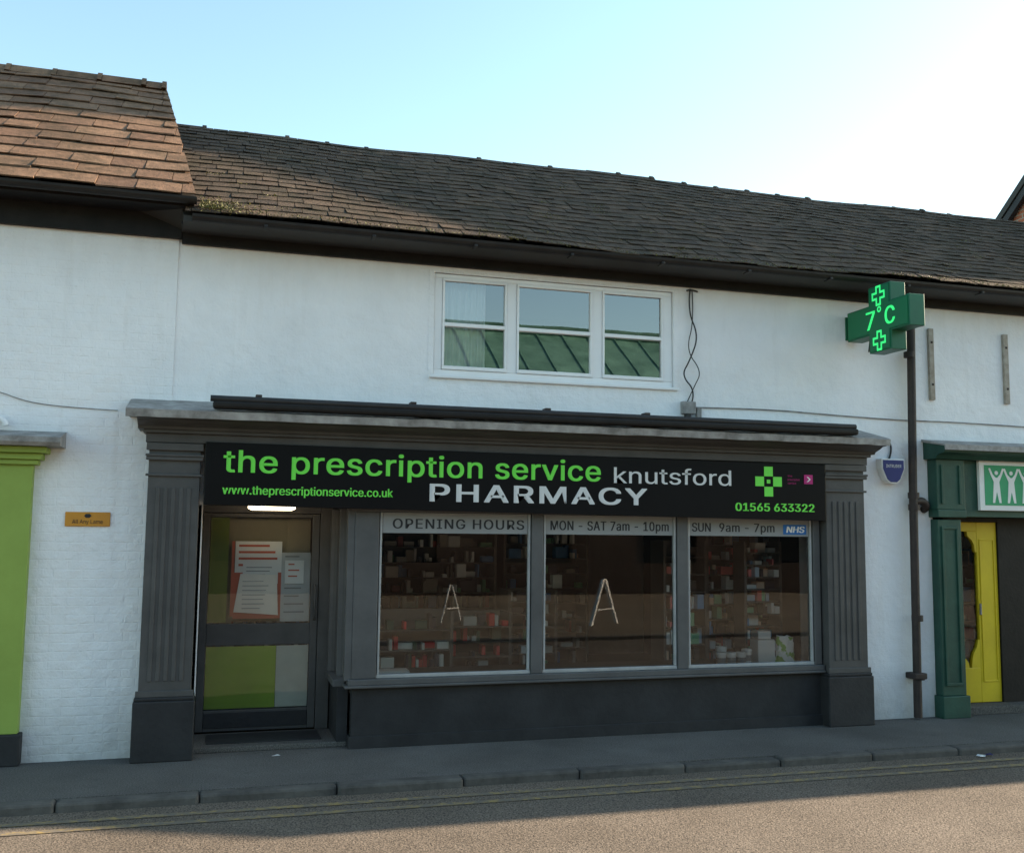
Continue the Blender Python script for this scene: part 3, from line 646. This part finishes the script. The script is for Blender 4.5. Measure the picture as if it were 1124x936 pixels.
bx('green_panel',7.72,8.69,-.1285,-.1255,2.155,2.575,M('sign_mid_green',(.04,.33,.15)),RG,0)
def figure(x,m):
    z=2.18;h=.33
    circ=[(x+.022*math.cos(i*math.pi/6),z+h-.015+.022*math.sin(i*math.pi/6)) for i in range(12)]
    exty('figure_emblem',circ,-.1318,-.1287,m_white,RG)
    b=[(x-.055,z),(x-.028,z),(x,z+.12),(x+.028,z),(x+.055,z),(x+.035,z+.22),(x+.075,z+.30),(x+.10,z+.36),(x+.078,z+.365),(x+.048,z+.30),(x+.012,z+.265),(x-.012,z+.265),(x-.048,z+.30),(x-.078,z+.365),(x-.10,z+.36),(x-.075,z+.30),(x-.035,z+.22)]
    exty('figure_emblem',b,-.1316+m,-.1289,m_white,RG)
for i,x in enumerate((7.87,8.06,8.25,8.44)): figure(x,.0004*(i%2))
# ---------------------------------------------------------------- buildings around
BG=thing('brick_gabled_building',(16,2,0),'red brick building with slate gable beyond the terrace','building')
extx('wall',[(1.1,0),(6.0,0),(6.0,6.6),(2.03,9.93),(1.1,8.98)],13.15,16,m_brick,BG)
extx('roof',[(.65,8.52),(2.03,9.99),(6.2,6.50),(6.25,6.60),(2.03,10.13),(.60,8.62)],13.0,16.2,m_under,BG)
extx('barge_board',[(.7,8.55),(2.03,9.97),(6.2,6.47),(6.2,6.32),(2.03,9.82),(.7,8.40)],13.02,13.10,m_dark,BG)
RB=thing('added_shade_row',(20,0,0),'unseen low brick row added to cast shade on the road','building')  # out-of-view row, added so its eaves shade the road on the right
extx('wall',[(-.6,0),(1.0,0),(1.0,6.3),(-.6,5.1)],13.2,30,m_brick,RB)
extx('roof',[(-.85,4.98),(1.0,6.4),(1.0,6.55),(-.85,5.13)],13.1,30.1,m_under,RB)
TB=thing('added_shade_hall',(21.5,6,0),'unseen tall brick hall added to cast shade on the terrace roof','building')  # out-of-view hall, added with a gable shaped to shade the main roof
extx('wall',[(1.4,0),(9.6,0),(9.6,12.0),(5.6,15.7),(1.4,11.25)],20,23,m_brick,TB)
extx('roof',[(1.2,11.1),(5.6,15.77),(9.9,11.8),(9.9,12.0),(5.6,15.97),(1.1,11.2)],19.9,23.1,m_under,TB)
bx('added_shade_block',20.2,21.4,3.75,6.2,13.2,16.9,m_brick,TB,.02)  # added block on the hall that shades the top of the left roof
MB=thing('market_hall',(8,-23,0),'brick market hall with green metal roof across the road','building')
wl=wallgrid('wall',[-10]+[v for i in range(9) for v in (-8+i*4,-6+i*4)]+[30],[0,.9,3.2,6.0],[(-8+i*4,-6+i*4,.9,3.2) for i in range(9)],-19,-.3,m_market,MB)
bxs('window',[(-8+i*4+.02,-6+i*4-.02,-19.25,-19.2,.92,3.18) for i in range(9)],m_dark,MB,0)
mk('roof',[(-11,-18.4,5.9),(31,-18.4,5.9),(31,-21.8,8.3),(-11,-21.8,8.3),(-11,-26,5.6),(31,-26,5.6)],[(0,1,2,3),(3,2,5,4),(0,4,5,1)],m_groof,MB)
dl=math.hypot(3.4,2.4)
vs=[];fs=[];x=-11
while x<31:
    for a,b in ((x,x+.05),):
        k=len(vs);n_=(2.4/dl*.03,3.4/dl*.03)
        vs+=[(a,-18.4,5.9),(b,-18.4,5.9),(b,-21.8,8.3),(a,-21.8,8.3),(a,-18.4+n_[0],5.9+n_[1]),(b,-18.4+n_[0],5.9+n_[1]),(b,-21.8+n_[0],8.3+n_[1]),(a,-21.8+n_[0],8.3+n_[1])]
        fs+=[(k,k+1,k+5,k+4),(k+1,k+2,k+6,k+5),(k+3,k,k+4,k+7),(k+4,k+5,k+6,k+7)]
    x+=.9
mk('roof_seam',vs,fs,m_groof,MB)
bx('roof_ridge_cap',-11,31,-22.0,-21.5,8.12,8.42,m_groof,MB,.02)
bx('side_wall',-10,30,-25.5,-19.3,0,5.6,m_market,MB,0)
m_awhite=M('board_white',(.85,.85,.84),(.8,.8,.79),.5)
def aboard(x,y,sc_,rr,wd):
    B=thing('advertising_board',(x,y,0),'white framed A-board standing on the opposite pavement','sign','A-boards on the opposite pavement')
    h=.88*sc_;ca,sa=math.cos(math.radians(-35)),math.sin(math.radians(-35))
    def rot(v): dx=v[0]-x;dy=v[1]-y;return (x+dx*ca-dy*sa,y+dx*sa+dy*ca,v[2])
    for s in (-1,1):
        vs=[];fs=[]
        def bar(x0,y0,z0,x1,y1,z1,r=rr):
            k=len(vs)
            for (a,b,c) in ((x0,y0,z0),(x1,y1,z1)):
                vs.extend([(a-r,b-r,c),(a+r,b-r,c),(a+r,b+r,c),(a-r,b+r,c)])
            fs.extend([(k,k+1,k+2,k+3),(k+4,k+5,k+6,k+7)]+[(k+i,k+(i+1)%4,k+4+(i+1)%4,k+4+i) for i in range(4)])
        bar(x+s*wd,y,0,x+s*.03,y,h)
        mk('frame',[rot(v) for v in vs],fs,m_awhite,B)
    mk('crossbar',[rot(v) for v in [(x-wd*.62,y+.04,h*.33),(x+wd*.62,y+.04,h*.33),(x+wd*.60,y+.04,h*.33+.025),(x-wd*.60,y+.04,h*.33+.025)]],[(0,1,2,3)],m_awhite,B)
aboard(7.5,-10.2,1,.030,.46);aboard(4.6,-11.2,.85,.012,.30)
lt=thing('litter_scrap',(.55,-.25,0),'crumpled white paper scrap on the pavement','litter')
def scrap(x,y,z,s,p,mat):
    vs=[(x+random.uniform(-s,s),y+random.uniform(-s*.6,s*.6),z+random.uniform(.004,s*.4)) for _ in range(7)]
    mk('paper',vs,[(0,1,2),(2,3,4),(1,3,5),(0,4,6),(2,5,6)],mat,p)
scrap(.55,-.25,0,.04,lt,m_white)
l2=thing('litter_scrap',(6.45,-1.40,RZ),'blue and white torn packet lying in the gutter','litter')
scrap(6.5,-1.38,RZ,.07,l2,m_bluet);scrap(6.42,-1.40,RZ,.06,l2,m_white)
# ---------------------------------------------------------------- light
d=Vector((.916,.100,.375)).normalized()
su=bpy.data.lights.new('sun','SUN');su.energy=16.5;su.angle=math.radians(.5);su.color=(1,.82,.61)
so=bpy.data.objects.new('sun',su);so.rotation_euler=d.to_track_quat('Z','Y').to_euler();so.location=(20,5,20);col.objects.link(so)
w=bpy.data.worlds.new('World');sc.world=w;w.use_nodes=True;nt=w.node_tree
bg=nt.nodes['Background'];sk=nt.nodes.new('ShaderNodeTexSky');sk.sky_type='NISHITA';sk.sun_disc=False
sk.sun_elevation=math.asin(d.z);sk.sun_rotation=math.atan2(d.x,d.y);sk.air_density=1;sk.dust_density=.6;sk.ozone_density=1
mm=mix(nt,1.0,sk.outputs[0],(1.0,1.05,.90),'MULTIPLY')
nt.links.new(mm,bg.inputs[0]);bg.inputs[1].default_value=.41
# ---------------------------------------------------------------- camera
F=1100.;yaw=math.radians(16.4);p=math.atan(113/F);r=math.radians(0.6)
fw=Vector((math.sin(yaw)*math.cos(p),math.cos(yaw)*math.cos(p),math.sin(p)))
rt=Vector((math.cos(yaw),-math.sin(yaw),0)); up=rt.cross(fw)
rt2=rt*math.cos(r)+up*math.sin(r); up2=up*math.cos(r)-rt*math.sin(r)
cam=bpy.data.cameras.new('camera');co=bpy.data.objects.new('camera',cam);col.objects.link(co)
mt=Matrix((rt2,up2,-fw)).transposed().to_4x4();mt.translation=Vector((0,-8.8,1.85));co.matrix_world=mt
cam.sensor_width=36;cam.lens=36*F/1124;cam.clip_end=1000;sc.camera=co
sc.view_settings.view_transform='Standard';sc.view_settings.look='None';sc.view_settings.exposure=0
